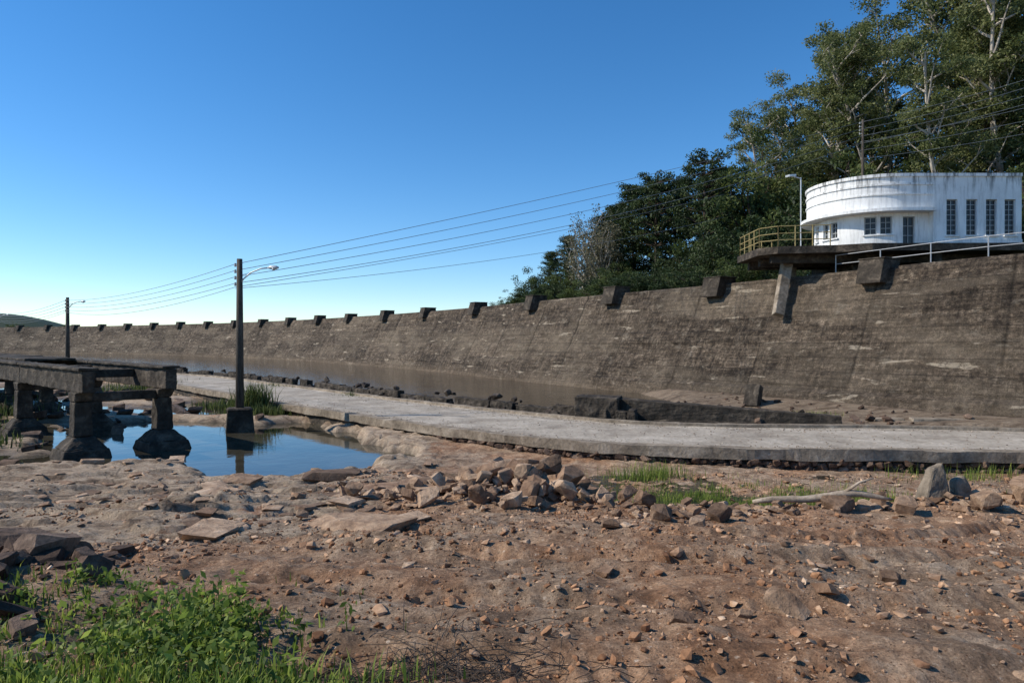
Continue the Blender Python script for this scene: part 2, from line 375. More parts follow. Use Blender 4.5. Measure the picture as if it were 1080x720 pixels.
wet=np.maximum(wet,(.62+.25*(fbm(X*.8,Y*.8,3,17)-.5))*(sr>5)*(sd<0))
wet=np.maximum(wet,.6*np.exp(-((X+1.5)/3.2)**2-((Y-14.2)/1.1)**2))
add('ground',mesh_arrays('ground',np.stack([X,Y,Z],-1).reshape(-1,3),F,[MG],attrs={'zone':np.stack([rock,grass,wet],-1).reshape(-1,3)},smooth=True))

# ------------------------------------------------------------ water
xs2=np.linspace(-150,0.2,140);V=[];Fq=[]
for i,x in enumerate(xs2):
    V+=[(x,13.5,ZLOW),(x,float(yr(x))+.3,ZLOW)]
    if i:Fq.append((2*i-2,2*i,2*i+1,2*i-1))
add('pool_water',mesh_arrays('pool_water',V,np.array(Fq),[MWATLO]))
add('trench_water',mesh_arrays('trench_water',[(1.2,12.6,-3.43),(8,12.6,-3.43),(8,17.2,-3.43),(1.2,17.2,-3.43)],np.array([[0,1,2,3]]),[MWATUP]))
V=[];Fq=[];k=0
for x in np.linspace(-200,10.5,160):
    y0=float(yr(x));e=.5;dy=(float(yr(x+e))-float(yr(x-e)));y0=y0+5.3*math.sqrt(1+dy*dy)
    y1=float(np.interp(x,CREST[::-1,0],CREST[::-1,1]))
    V+=[(x,y0,ZUP),(x,max(y1,y0+1),ZUP)]
    if k:Fq.append((2*k-2,2*k,2*k+1,2*k-1))
    k+=1
add('dam_toe_water',mesh_arrays('upper_pool',V,np.array(Fq),[MWATUP]))

# ------------------------------------------------------------ dam
CD=catmull(CREST[::7],40)
seg=np.linalg.norm(np.diff(CD[:,:2],axis=0),axis=1);arc=np.r_[0,np.cumsum(seg)]
ss=[0.]
while ss[-1]<arc[-1]:
    yy=np.interp(ss[-1],arc,CD[:,1]);ss.append(ss[-1]+max(.2,.006*yy))
ss=np.array(ss[:-1]);C=np.stack([np.interp(ss,arc,CD[:,k]) for k in range(3)],-1)
T=np.gradient(C[:,:2],axis=0);T/=np.linalg.norm(T,axis=1)[:,None];N=np.stack([T[:,1]*-1,T[:,0]],-1)
N*=np.where(N[:,0]>0,-1,1)[:,None]
OFF=3.6;nv=44;ZB=-4.0
rows=[];uvs=[]
for j in range(nv+1):
    f=j/nv
    z=ZB+(C[:,2]-ZB)*f+(0 if j<nv else (fbm(ss*1.2,ss*0,4,68)-.5)*.1)
    off=OFF*(1-f)**1.05+ .0
    v=f*8.
    bul=(fbm(ss*.6,np.full_like(ss,v*1.1),4,61)-.5)*.28+(fbm(ss*3,np.full_like(ss,v*4),3,66)-.5)*.16
    pan=(hsh(np.floor(ss/5.2+.5),0*ss,3)-.5)*.1+(hsh(np.floor(ss/5.2+.5),0*ss+math.floor(v/.72),9)-.5)*.08
    g=-.08*np.exp(-((((ss/5.2)%1)-.5)*5.2/.16)**2)
    step=.28*float(v<1.9)*sst(17,22,C[:,1])*sst(50,36,C[:,1])
    o=off+(bul+pan+g+step)*(1 if j<nv else .5)
    rows.append(np.stack([C[:,0]+N[:,0]*o,C[:,1]+N[:,1]*o,z],-1));uvs.append(np.stack([ss,np.full_like(ss,v)],-1))
for o,z,v in ((-.12,.06,8.1),(-1.5,.06,9.4),(-2.2,-7.5,16)):
    rows.append(np.stack([C[:,0]+N[:,0]*o,C[:,1]+N[:,1]*o,C[:,2]+z],-1));uvs.append(np.stack([ss,np.full_like(ss,v)],-1))
V=np.stack(rows);m,n=V.shape[:2];I=np.arange(m*n).reshape(m,n)
F=np.stack([I[:-1,:-1],I[:-1,1:],I[1:,1:],I[1:,:-1]],-1).reshape(-1,4)
dam=add('dam',mesh_arrays('dam',V.reshape(-1,3),F,[MD],uv=np.stack(uvs).reshape(-1,2)))
def crest_at(x=None,y=None,s=None):
    if s is None: s=float(np.interp(y,C[:,1],ss))
    return [float(np.interp(s,ss,C[:,k])) for k in range(3)],[float(np.interp(s,ss,N[:,k])) for k in range(2)],s
ylist=[31,38.8,45.8,54.5,64.3,74.2,83.4,92.2,100.8];sl=[crest_at(y=y)[2] for y in ylist]
while sl[-1]<ss[-1]-12: sl.append(sl[-1]+10.6)
for i,s in enumerate(sl):
    p,nn,_=crest_at(s=s);mb=MB();n3=Vector((nn[0],nn[1],0));c=Vector((p[0],p[1],0));t3=Vector((-nn[1],nn[0],0))
    hw=.56+.05*random.random();zt=p[2]+.45+random.uniform(-.06,.06)
    P=[]
    for z,a in ((p[2]-.68,.85),(zt,.52)):
        for (u,w) in ((-1,1),(1,1),(1,0),(-1,0)):
            q=c+t3*(hw*u)+n3*((a) if w else -.8);P.append((q.x,q.y,z))
    mb.hexa(P)
    q0=c-n3*.14
    mb.beam(q0+Vector((0,0,zt+.035))-t3*(hw+.05),q0+Vector((0,0,zt+.035))+t3*(hw+.05),1.4,.07)
    o=mb.obj('crest_pier',[MC_dark],dam,.03)
    if i<5: erode(o,2,.05,.3)

# ------------------------------------------------------------ road
RD=catmull(ROAD[::6],30);rs=np.r_[0,np.cumsum(np.linalg.norm(np.diff(RD,axis=0),axis=1))]
q=[0.]
while q[-1]<rs[-1]:
    q.append(q[-1]+.2 if abs(np.interp(q[-1],rs,RD[:,0]))<30 else q[-1]+2)
q=np.array(q[:-1]);RP=np.stack([np.interp(q,rs,RD[:,k]) for k in range(2)],-1)
RT=np.gradient(RP,axis=0);RT/=np.linalg.norm(RT,axis=1)[:,None];RN=np.stack([RT[:,1],-RT[:,0]],-1);RN*=np.where(RN[:,1]<0,-1,1)[:,None]
prof=[(-.02,-4.3),(.0,-3.32),(.0,-3.2),(-.16,-3.19),(-.17,-2.9),(.14,-2.89),(.17,-2.995)]+[(a,-3.0+.03*math.sin(math.pi*a/5)) for a in np.linspace(.4,4.9,18)]+[(5.0,-2.98),(5.02,-2.88),(5.3,-2.88),(5.34,-4.4)]
rows=[]
for j,(a,z) in enumerate(prof):
    w=(fbm(q*1.1,np.full(len(q),j*.7),5,71)-.5)*(.2 if j in(0,1,2,3,4) else .08)
    rows.append(np.stack([RP[:,0]+RN[:,0]*(a+w*.6),RP[:,1]+RN[:,1]*(a+w*.6),z+w*(.5 if j>=3 else 1)],-1))
V=np.stack(rows);m,n=V.shape[:2];I=np.arange(m*n).reshape(m,n)
F=np.stack([I[:-1,:-1],I[:-1,1:],I[1:,1:],I[1:,:-1]],-1).reshape(-1,4)
jj=np.repeat(np.arange(m-1),n-1);mi=np.where((jj>=6)&(jj<=m-5),0,1);mi=np.where(jj<2,2,mi)
add('road',mesh_arrays('road',V.reshape(-1,3),F,[MROAD,MC_mid,MC_dark],mi))

# ------------------------------------------------------------ stones
def templates(k,npt,sc,seed,clamp=.6):
    r=random.Random(seed);out=[]
    for _ in range(k):
        bm=bmesh.new();ax_=Matrix.Rotation(r.uniform(-.4,.4),3,'X')@Matrix.Rotation(r.uniform(-.4,.4),3,'Y')
        for i in range(npt):
            v=Vector((r.gauss(0,1),r.gauss(0,1),r.gauss(0,1))).normalized()
            v=Vector([max(-clamp,min(clamp,c))/clamp for c in v])*r.uniform(.86,1)
            v=ax_@v;bm.verts.new((v.x*sc[0]*.9,v.y*sc[1]*.9,v.z*sc[2]*.9))
        bmesh.ops.convex_hull(bm,input=bm.verts)
        for v in [v for v in bm.verts if not v.link_faces]: bm.verts.remove(v)
        bmesh.ops.triangulate(bm,faces=bm.faces);bm.verts.index_update()
        out.append((np.array([v.co[:] for v in bm.verts]),np.array([[v.index for v in f.verts] for f in bm.faces])));bm.free()
    return out
def scatter(name,pos,size,tmpl,mat,tilt=.3,parent=None,sink=.25,seed=1):
    r=np.random.default_rng(seed);Vs=[];Fs=[];A=[];b=0
    for p,s in zip(pos,size):
        v,f=tmpl[r.integers(len(tmpl))];a=r.uniform(0,6.28);tx,ty=r.normal(0,tilt,2)
        M=np.array(Matrix.Rotation(a,3,'Z')@Matrix.Rotation(tx,3,'X')@Matrix.Rotation(ty,3,'Y'))
        w=(v*s*r.uniform(.7,1.25,3))@M.T;w[:,2]-=w[:,2].min()+s*sink
        Vs.append(w+np.array(p));Fs.append(f+b);b+=len(v);A.append(np.full(len(v),r.random()))
    return add(name,mesh_arrays(name,np.concatenate(Vs),np.concatenate(Fs),[mat],attrs={'rnd':np.concatenate(A)}),parent)
TC=templates(14,13,(1,.75,.4),3);TCL=templates(12,18,(1,.85,.6),33,.75)
TF=templates(14,30,(1,.75,.38),4,.5);TR=templates(16,40,(1,.78,.56),5,.6);TS=templates(10,34,(1,.7,.16),6,.45)
N0=60000
px=rng.uniform(-13,13,N0);py=2.2+15*rng.random(N0)**1.25
dens=fbm(px*.7,py*.7,4,81);keep=(rng.random(N0)<sst(.38,.62,dens)*1.+.14)&(sroad(px,py)<-.4)&(poolmask(px,py)<.2)&(np.abs(px)<py*.85+1.2)
keep&=~((px<-4)&(py>9)&(rng.random(N0)<.8))
px,py=px[keep],py[keep];pz=height(px,py);sz=.008+.011*(rng.pareto(2.2,len(px)));sz=np.minimum(sz,.06)*(.65+py*.05)
keep=pz>ZLOW-.02;scatter('gravel',np.stack([px,py,pz],-1)[keep],sz[keep],TC,MCHIP,.25,seed=2)
N2=20000;px=rng.uniform(-9,11,N2);py=2.3+10*rng.random(N2)**1.1;k=(fbm(px*.9,py*.9,4,83)>.46)&(np.abs(px)<py*.85+1.2)
px,py=px[k],py[k];scatter('dirt_clods',np.stack([px,py,height(px,py)],-1),np.minimum(.01+.011*rng.pareto(2.5,len(px)),.05),TCL,MCLOD,.4,seed=22,sink=.35)
N1=420;px=rng.uniform(-9,11,N1);py=rng.uniform(3.2,16.5,N1);k=(sroad(px,py)<-.6)&(poolmask(px,py)<.1)&(fbm(px*.5,py*.5,3,91)>.46)
px,py=px[k],py[k];scatter('loose_stones',np.stack([px,py,height(px,py)],-1),rng.choice([.035,.055,.08,.11],len(px),p=[.45,.3,.17,.08]),TF,MROCK,.2,seed=3)
P=[];S=[]
for i in range(2600):
    x=rng.uniform(-12,16);a=rng.choice([rng.uniform(.3,4.9),rng.normal(.55,.2),rng.normal(.55,.25),rng.normal(4.7,.2)]);a=min(4.9,max(.3,a))
    e=.5;dy=float(yr(x+e)-yr(x-e));L=math.hypot(1,dy);P.append((x-dy/L*a,float(yr(x))+a/L,-2.995+.03*math.sin(math.pi*a/5)));S.append(rng.uniform(.01,.032))
scatter('road_gravel',P,S,TC,MRCHIP,.2,seed=23,sink=.2)
P=[];S=[]
for i in range(240):
    x=rng.uniform(-14,-1);y=rng.uniform(9.,18.5)
    if poolmask(np.array([x]),np.array([y]))[0]>.4: continue
    P.append((x,y,H1(x,y)));S.append(rng.choice([.1,.18,.32,.6],p=[.45,.32,.17,.06])*rng.uniform(.8,1.2))
scatter('bedrock_plates',P,S,TS,MROCK,.06,seed=31,sink=.08)
# rubble heap: mixed sizes, from dust-covered blocks to fist-size
P=[];S=[]
for i in range(620):
    x=rng.normal(.1,1.15);y=rng.normal(12.2,.65);P.append((x,y,H1(x,y)+rng.uniform(-.02,.12)));S.append(rng.choice([.035,.06,.1,.15,.2],p=[.36,.28,.2,.11,.05])*rng.uniform(.8,1.2))
for (x,y,s) in ((.95,11.9,.28),(.45,11.6,.24),(.1,12.1,.27),(-.4,12.3,.23),(1.25,12.3,.26),(.7,12.5,.3),(-.8,12.5,.22),(.9,11.3,.2),(.3,11.3,.19),(-1.3,12.2,.2)):
    P.append((x,y,H1(x,y)+.08));S.append(s)
scatter('rubble_heap',P,S,TR+TF,MROCK,.5,seed=4,sink=.15)
P=[];S=[]
for i in range(330):
    x=rng.uniform(-3.8,1);y=rng.normal(13.2,.6)+(-.1*x);P.append((x,y,H1(x,y)));S.append(rng.uniform(.04,.15))
for i in range(150):
    x=rng.uniform(4.6,9.6);y=rng.normal(11.3,.4);P.append((x,y,H1(x,y)));S.append(rng.uniform(.04,.16))
for i in range(110):
    x=rng.uniform(1.2,4.4);y=rng.normal(10.6,.35);P.append((x,y,H1(x,y)));S.append(rng.uniform(.04,.11))
scatter('rubble_bank',P,S,TF,MROCK,.35,seed=5,sink=.2)
for i,(x,y,s) in enumerate(((2.45,9.0,.19),(1.28,8.9,.16),(2.1,9.6,.18),(3.0,9.9,.2),(1.75,4.35,.12),(2.25,4.9,.09),(0,5.3,.06),(6.1,10.6,.24),(7.35,10.6,.22),(8.3,10.9,.34),(8.0,11.5,.26),(5.2,10.9,.22),(.0,10.6,.17),(.35,11.0,.2),(3.1,5.6,.09),(1.2,6.9,.09))):
    scatter('boulder',[(x,y,H1(x,y))],[s],TR if s>.13 else TF,MROCK,.2,seed=10+i,sink=.15)
mb=MB()
for (x,y,w,h,a) in ((7.0,11.3,.5,.62,.2),(7.55,11.35,.4,.42,-.3)):
    z=H1(x,y);mb.hexa([(x-w/2,y-.14,z-.1),(x+w/2,y-.1,z-.1),(x+w/2,y+.2,z-.1),(x-w/2,y+.2,z-.1),(x-w*.22+a*.3,y-.02,z+h*.8),(x+w*.2+a*.3,y,z+h),(x+w*.22+a*.3,y+.2,z+h*.9),(x-w*.25+a*.3,y+.17,z+h*.74)])
o=mb.obj('standing_slab',[MC_mid],None,.04);erode(o,3,.09,.25)
P=[];S=[]
for i in range(90):
    x=rng.normal(-4.2,.5);y=rng.normal(5.6,.45);P.append((x,y,H1(x,y)));S.append(rng.uniform(.05,.15))
for (x,y,s) in ((-3.9,5.7,.26),(-4.4,5.9,.3),(-3.4,4.5,.16),(-3.1,4.2,.14),(-3.85,5.1,.2),(-2.8,3.9,.12),(-4.6,5.2,.28)):
    P.append((x,y,H1(x,y)));S.append(s)
scatter('rock_outcrop',P,S,TF,MDROCK,.3,seed=6,sink=.15)
P=[];S=[]
for i in range(420):
    x=rng.uniform(-42,-9);y=rng.uniform(17,48)
    if float(sroad(x,y))>-1.2 : continue
    if poolmask(np.array([x]),np.array([y]))[0]>.5 and rng.random()<.86: continue
    P.append((x,y,max(H1(x,y),ZLOW-.1)));S.append(rng.uniform(.1,.48))
scatter('river_boulders',P,S,TF,MDROCK,.25,seed=8,sink=.2)
# broken low wall along the far side of the road
P=[];S=[]
def roff(x,a):
    e=.5;dy=float(yr(x+e)-yr(x-e));L=math.hypot(1,dy);return x+(-dy/L)*a*1.0,float(yr(x))+a/L
mb=MB();x=-33.
while x<2.0:
    L=rng.uniform(.9,3.2);g=rng.uniform(.0,.7) if rng.random()<.5 else .02
    A=roff(x,5.75);B=roff(min(x+L*.75,2.2),5.75);t=rng.uniform(-2.72,-2.5)
    mb.beam((A[0],A[1],(t-3.5)/2),(B[0],B[1],(t+rng.uniform(-.06,.06)-3.5)/2),.42,t+3.5)
    x+=L*.75+g
o=mb.obj('broken_parapet_wall',[MC_dark],None,.04);erode(o,4,.16,.3)
for x in np.arange(-34,-.2,.12):
    low=.3*math.sin(x*.9)+.3*math.sin(x*2.3)
    for a,z,pz_ in ((5.5,-3.1,.6+low),(6.05,-3.15,.7),(5.75,-2.62,.18+low*.5)):
        if rng.random()>pz_:continue
        X0,Y0=roff(x+rng.uniform(-.1,.1),a+rng.uniform(-.12,.12));P.append((X0,Y0,z+rng.uniform(-.05,.05)));S.append(rng.uniform(.06,.22))
scatter('wall_rubble',P,S,TR+TF,MWALLROCK,.3,seed=9,sink=0)
P=[];S=[]
for x in np.arange(-2.5,14,.14):
    for z in (-3.36,-3.5,-3.66):
        X0,Y0=roff(x+rng.uniform(-.08,.08),-.03+rng.uniform(-.05,.05));P.append((X0,Y0,z+rng.uniform(-.03,.03)));S.append(rng.uniform(.09,.18))
scatter('road_retaining_wall',P,S,TR,MDROCK,.15,seed=12,sink=0)

# ------------------------------------------------------------ concrete channel wall
mb=MB()
mb.hexa([(3.9,25.75,-3.3),(11.25,23.25,-3.3),(11.4,23.75,-3.3),(4.1,26.35,-3.3),(3.9,25.75,-2.22),(11.25,23.25,-2.62),(11.4,23.75,-2.62),(4.1,26.35,-2.22)])
mb.hexa([(2.35,25.7,-3.3),(3.9,25.15,-3.3),(4.3,26.5,-3.3),(2.75,27.0,-3.3),(2.35,25.7,-2.14),(3.9,25.15,-2.16),(4.3,26.5,-2.16),(2.75,27.0,-2.14)])
mb.hexa([(2.5,27.0,-3.3),(2.9,26.9,-3.3),(3.4,29.5,-3.6),(2.9,29.6,-3.6),(2.5,27.0,-2.3),(2.9,26.9,-2.3),(3.4,29.5,-2.6),(2.9,29.6,-2.6)])
mb.hexa([(5.2,25.1,-3.3),(11.5,22.95,-3.3),(11.6,23.2,-3.3),(5.25,25.3,-3.3),(5.2,25.1,-2.95),(11.5,22.95,-2.9),(11.6,23.2,-2.9),(5.25,25.3,-2.95)])
o=mb.obj('channel_wall',[MC_dark],None,.04);erode(o,5,.1,.3)
mb=MB();mb.beam((10.6,30.2,-3.0),(10.85,30.5,-2.05),.65,.5);o=mb.obj('fallen_block',[MC_dark],None,.05);erode(o,3,.08,.3)
mb=MB();mb.beam((14.2,24.3,-2.86),(16.8,23.7,-2.84),.5,.16);mb.beam((13.2,24.9,-2.9),(14.1,24.6,-2.88),.4,.12)
o=mb.obj('concrete_slab',[MC_mid],None,.03);erode(o,3,.06,.3)
P=[];S=[]
for i in range(260):
    x=rng.uniform(5,18);y=rng.uniform(23.5,34)
    if float(sdam(x,y))>-3.6 or float(sroad(x,y))<5.6: continue
    P.append((x,y,H1(x,y)));S.append(rng.choice([.04,.08,.14,.22],p=[.4,.35,.2,.05]))
scatter('apron_stones',P,S,TF,MDROCK,.3,seed=41,sink=.2)

# ------------------------------------------------------------ ruined footbridge
fb=empty('ruined_footbridge',(-12.4,21.6,-3.6))
inv=Matrix.Translation((12.4,-21.6,3.6))
d=Vector((-.732,.681,0));pn=Vector((.681,.732,0));E1=Vector((-13.0,20.7,0));E2=E1+pn*2.35
def fobj(mb,name,mat,bev=.04,er=4):
    o=mb.obj(name,[mat],fb,bev);o.matrix_parent_inverse=inv
    if er: erode(o,er,.08,.3)
    return o
for nm,E in (('girder_near',E1),('girder_far',E2)):
    mb=MB()
    for a in range(5):
        p0=E+d*(a*7.2-.55 if a==0 else a*7.2+.02);p1=E+d*((a+1)*7.2-.02)
        mb.beam(p0+Vector((0,0,-1.27)),p1+Vector((0,0,-1.27)),.36,.66)
        mb.beam(p0+Vector((0,0,-.89))-d*0,p1+Vector((0,0,-.89)),.56,.10)
    fobj(mb,nm,MC_dark,.03,5)
mb=MB()
for a in range(6):
    c=d*(a*7.2+.25)
    for E in (E1,E2):
        p=E+c
        ang=math.atan2(d.y,d.x)
        mb.frustum(p,-2.95,-1.9,.28,.27,.24,.23,ang);mb.frustum(p,-1.9,-1.6,.24,.23,.42,.26,ang)
        mb.frustum(p,-3.3,-2.95,.62,.58,.3,.29,ang);mb.frustum(p,-4.2,-3.3,.95,.82,.64,.6,ang)
    mb.beam(E1+c+pn*.2+Vector((0,0,-1.78)),E2+c-pn*.2+Vector((0,0,-1.78)),.3,.3)
fobj(mb,'piers',MC_dark,.04,3)
mb=MB()
for k in range(1,15):
    if k in(2,): continue
    c=d*(k*2.35)
    mb.beam(E1+c+pn*.19+Vector((0,0,-1.15)),E2+c-pn*.19+Vector((0,0,-1.15)),.22,.28)
for k in range(9,34):
    c=d*(k*1.02);mb.beam(E1+c+pn*.3+Vector((0,0,-.8)),E2+c-pn*.3+Vector((0,0,-.8+random.uniform(-.01,.02))),.95,.09)
fobj(mb,'cross_beams',MC_dark,.02,2)

# ------------------------------------------------------------ utility poles
def curve_pts(p0,p1,sag,n=24):
    return [Vector(p0).lerp(Vector(p1),i/n)+Vector((0,0,-sag*4*(i/n)*(1-i/n))) for i in range(n+1)]
def pole(x,y,zb,zt,armdir,plinth=True,lamp=True,za=-1.0,r=1.):
    e=empty('utility_pole',(x,y,zb));inv=Matrix.Translation((-x,-y,-zb))
    mb=MB();mb.tube([(x,y,zb-.3),(x,y,zb+(zt-zb)*.5),(x,y,zt)],[.17*r,.14*r,.105*r],12);o=mb.obj('shaft',[MWOOD],e,0,True);o.matrix_parent_inverse=inv
    mb=MB()
    a=Vector((armdir[0],armdir[1],0)).normalized()
    for k,z in enumerate((zt-.25,zt-.5,zt-.75,zt-1.0)):
        mb.beam((x,y,z),Vector((x,y,z))+a*-.2,.05,.05)
        mb.tube([Vector((x,y,z-.05))+a*-.2,Vector((x,y,z+.09))+a*-.2],[.045,.03],8)
    o=mb.obj('insulators',[MFRAME],e);o.matrix_parent_inverse=inv
    if plinth:
        mb=MB();mb.frustum((x,y),zb-.6,zb+.75,.55,.5,.46,.42,.4);mb.frustum((x,y),zb+.75,zb+.85,.5,.46,.42,.38,.4);o=mb.obj('plinth',[MC_dark],e,.04);o.matrix_parent_inverse=inv;erode(o,3,.06,.3)
    if lamp:
        mb=MB();z0=zt+za;b=Vector((x,y,z0))
        pts=[b,b+a*.18+Vector((0,0,.22)),b+a*.5+Vector((0,0,.45)),b+a*.95+Vector((0,0,.6)),b+a*1.3+Vector((0,0,.62))]
        mb.tube(pts,.028,8);mb.tube([b+Vector((0,0,.35)),pts[2]],.012,5);o=mb.obj('lamp_arm',[MLAMP],e,0,True);o.matrix_parent_inverse=inv
        mb=MB();t=pts[-1];mb.tube([t-a*.06,t+a*.08+Vector((0,0,.01)),t+a*.3+Vector((0,0,.0)),t+a*.42],[.03,.075,.08,.03],10)
        mb.tube([t+a*.2+Vector((0,0,-.02)),t+a*.2+Vector((0,0,-.1))],[.075,.045],10)
        o=mb.obj('lamp_head',[MLAMP],e,0,True);o.matrix_parent_inverse=inv
    return e
pole(-10.65,26.7,-3.5,3.15,(1,-.25))
pole(-33.2,51,-3.2,3.15,(1,-.3),False,True,-.95)
pole(-56.5,75,-3.2,3.1,(1,-.3),False,True)
hb=H1(24.9,48.5);pole(24.9,48.5,hb,15.6,(1,-.3),False,False,r=.75)
hb2=H1(47,42);pole(47,42,hb2,22,(1,-.3),False,False,r=.8)
mb=MB()
for k in range(4):
    z=2.95-.25*k
    A=(-56.7,75.1,z);B=(-33.4,51.1,z);Cc=(-10.85,26.75,z);D=(24.7,48.5,15.4-.5*k);E=(46.8,42,21.7-.6*k)
    mb.tube(curve_pts((-90,105,z),A,.5),.016,5);mb.tube(curve_pts(A,B,.45),.014,5);mb.tube(curve_pts(B,Cc,.4),.011,5);mb.tube(curve_pts(Cc,D,.25+.22*k),.012,5);mb.tube(curve_pts(D,E,.8),.014,5)
mb.tube(curve_pts((-10.85,26.75,2.05),(14.9,48,10.2),.3),.011,5)
mb.tube(curve_pts((-10.85,26.75,2.0),(14.9,48,8.6),.5),.010,5)
mb.tube(curve_pts((-56.7,75.1,2.05),(-33.4,51.1,2.05),.5),.012,5);mb.tube(curve_pts((-33.4,51.1,2.05),(-10.85,26.75,2.05),.55),.010,5)
for k in range(3): mb.tube(curve_pts((24.7,48.5,14-.6*k),(46.8,42,18.5-1.2*k),.5),.014,5)
mb.obj('power_lines',[MWIRE],None,0,True)

# ------------------------------------------------------------ white art deco building
bl=empty('white_pump_house',(19,36,4.5));binv=Matrix.Translation((-19,-36,-4.5))
def bobj(mb,name,mats,bev=0,smooth=False):
    o=mb.obj(name,mats,bl,bev,smooth);o.matrix_parent_inverse=binv;return o
CX,CY=18.9,36.
def outl(r,xr):
    Lf=xr-CX;La=math.pi*r
    def f(s):
        if s<Lf: return (xr-s,CY-r,0,-1)
        s2=s-Lf
        if s2<La:
            a=-math.pi/2-s2/r;return (CX+r*math.cos(a),CY+r*math.sin(a),math.cos(a),math.sin(a))
        return (CX+(s2-La),CY+r,0,1)
    return f,Lf,La
def wallgen(mb,f,s0,s1,z0,z1,opens,step=.3,depth=.16,m=0,mg=1,mf=2):
    S={s0,s1};n=max(1,int((s1-s0)/step))
    for i in range(n+1): S.add(s0+(s1-s0)*i/n)
    for o in opens: S|={o[0],o[1]}
    S=sorted(S);Zs=sorted({z0,z1}|{o[2] for o in opens}|{o[3] for o in opens})
    def P(s,z,dp=0):
        x,y,nx_,ny_=f(s);return (x-nx_*dp,y-ny_*dp,z)
    for a,b in zip(S[:-1],S[1:]):
        if b-a<1e-5: continue
        for c,d_ in zip(Zs[:-1],Zs[1:]):
            sm,zm=(a+b)/2,(c+d_)/2
            if any(o[0]<sm<o[1] and o[2]<zm<o[3] for o in opens): continue
            mb.poly([P(a,c),P(b,c),P(b,d_),P(a,d_)],m)
    for o in opens:
        a,b,c,d_=o[:4];nb=o[4] if len(o)>4 else 2;nr=o[5] if len(o)>5 else 4
        mb.poly([P(a,c),P(a,c,depth),P(a,d_,depth),P(a,d_)],m);mb.poly([P(b,c),P(b,d_),P(b,d_,depth),P(b,c,depth)],m)
        mb.poly([P(a,c),P(b,c),P(b,c,depth),P(a,c,depth)],m);mb.poly([P(a,d_),P(a,d_,depth),P(b,d_,depth),P(b,d_)],m)
        mb.poly([P(a,c,depth),P(b,c,depth),P(b,d_,depth),P(a,d_,depth)],mg)
        dd=depth-.035
        def bar(p,q,w): mb.beam(p,q,w,.04,mf,up=(f((a+b)/2)[2],f((a+b)/2)[3],0))
        for i in range(nb+1):
            s=a+(b-a)*i/nb;s=min(max(s,a+.02),b-.02);bar(P(s,c,dd),P(s,d_,dd),.05 if i in(0,nb) else .03)
        for i in range(nr+1):
            z=c+(d_-c)*i/nr;z=min(max(z,c+.02),d_-.02);bar(P(a,z,dd-.003),P(b,z,dd-.003),.05 if i in (0,nr) else .03)
        mb.beam(P(a-.06,c-.035,-.03),P(b+.06,c-.035,-.03),.12,.06,m)
mb=MB();XR=20.3;XE=24.55;Z0,Z1,ZT=4.57,6.3,7.95
fr=lambda s:(XE-s,CY-3.1,0,-1)
ops=[]
for xm in (24.0,23.1,22.15,21.2):
    s=XE-xm;ops.append((s-.27,s+.27,5.02,6.75,2,7))
wallgen(mb,fr,0,XE-XR,Z0,ZT,ops,1.)
mb.poly([(XE,CY-3.1,Z0),(XE,CY+3.1,Z0),(XE,CY+3.1,ZT),(XE,CY-3.1,ZT)])
mb.poly([(XR,CY-3.1,Z0),(XR,CY-3.1,Z1),(XR,CY-2.6,Z1),(XR,CY-2.6,Z0)])
fu,Lf,La=outl(3.1,XR);wallgen(mb,fu,0,Lf+La+(XE-CX),Z1,ZT,[],.25)
fl_,Lf2,La2=outl(2.72,XR);
ops=[(Lf2-.9+.15,Lf2-.9+.75,4.62,6.0,2,3)]
for s in (.35,1.05): ops.append((Lf2+s,Lf2+s+.55,5.15,6.02,2,3))
for s in (2.9,3.45,4.3): ops.append((Lf2+s,Lf2+s+.4,5.15,5.95,2,3))
wallgen(mb,fl_,0,Lf2+La2+(XE-CX),Z0,Z1,ops,.22)
n=40;Ls=Lf+La+(XE-CX);pts=[fu(Ls*i/n) for i in range(n+1)]
mb.poly([(p[0],p[1],ZT-.12) for p in pts]+[(XE,CY-3.1,ZT-.12)])
bobj(mb,'walls',[MWHITE,MGLASS,MFRAME])
def sweep(f,s0,s1,out,zb,zt,inn=.02,step=.2):
    n=max(2,int((s1-s0)/step));k=len(mb.v)
    for i in range(n+1):
        x,y,a,b=f(s0+(s1-s0)*i/n)
        for o,z in ((-inn,zb),(out,zb),(out,zt),(-inn,zt)): mb.v.append((x+a*o,y+b*o,z))
    for i in range(n):
        for j in range(4):
            mb.f.append((k+i*4+j,k+i*4+(j+1)%4,k+i*4+4+(j+1)%4,k+i*4+4+j));mb.m.append(0)
    mb.f.append((k,k+1,k+2,k+3));mb.m.append(0);mb.f.append((k+n*4+3,k+n*4+2,k+n*4+1,k+n*4));mb.m.append(0)
mb=MB()
sweep(fu,.003,Ls,.30,Z1-.13,Z1+.02,.6)
sweep(fu,-0.0,Ls,.05,7.45,7.55);sweep(fu,0,Ls,.05,6.98,7.05)
sweep(fu,0,Ls,.07,ZT-.1,ZT+.05,.16);sweep(fr,0,XE-XR-.004,.072,ZT-.1,ZT+.05,.16)
sweep(fr,0,XE-XR-.004,.05,Z0-.02,Z0+.25)
bobj(mb,'mouldings',[MWHITE])
mb=MB()
pl=[(12.3,34.2),(13.,33.4),(15.6,32.9),(17,32.2),(XE+.4,32.1),(XE+.4,39.6),(15.5,39.4),(12.4,37.6)]
mb.poly([(x,y,4.55) for x,y in pl]);mb.poly([(x,y,4.2) for x,y in pl][::-1])
for i in range(len(pl)):
    a,b=pl[i],pl[(i+1)%len(pl)];mb.poly([(a[0],a[1],4.2),(b[0],b[1],4.2),(b[0],b[1],4.55),(a[0],a[1],4.55)])
for yv in (33.6,35.2,36.8):
    mb.beam((12.9,yv+.5,4.0),(24.5,yv,4.0),.3,.42)
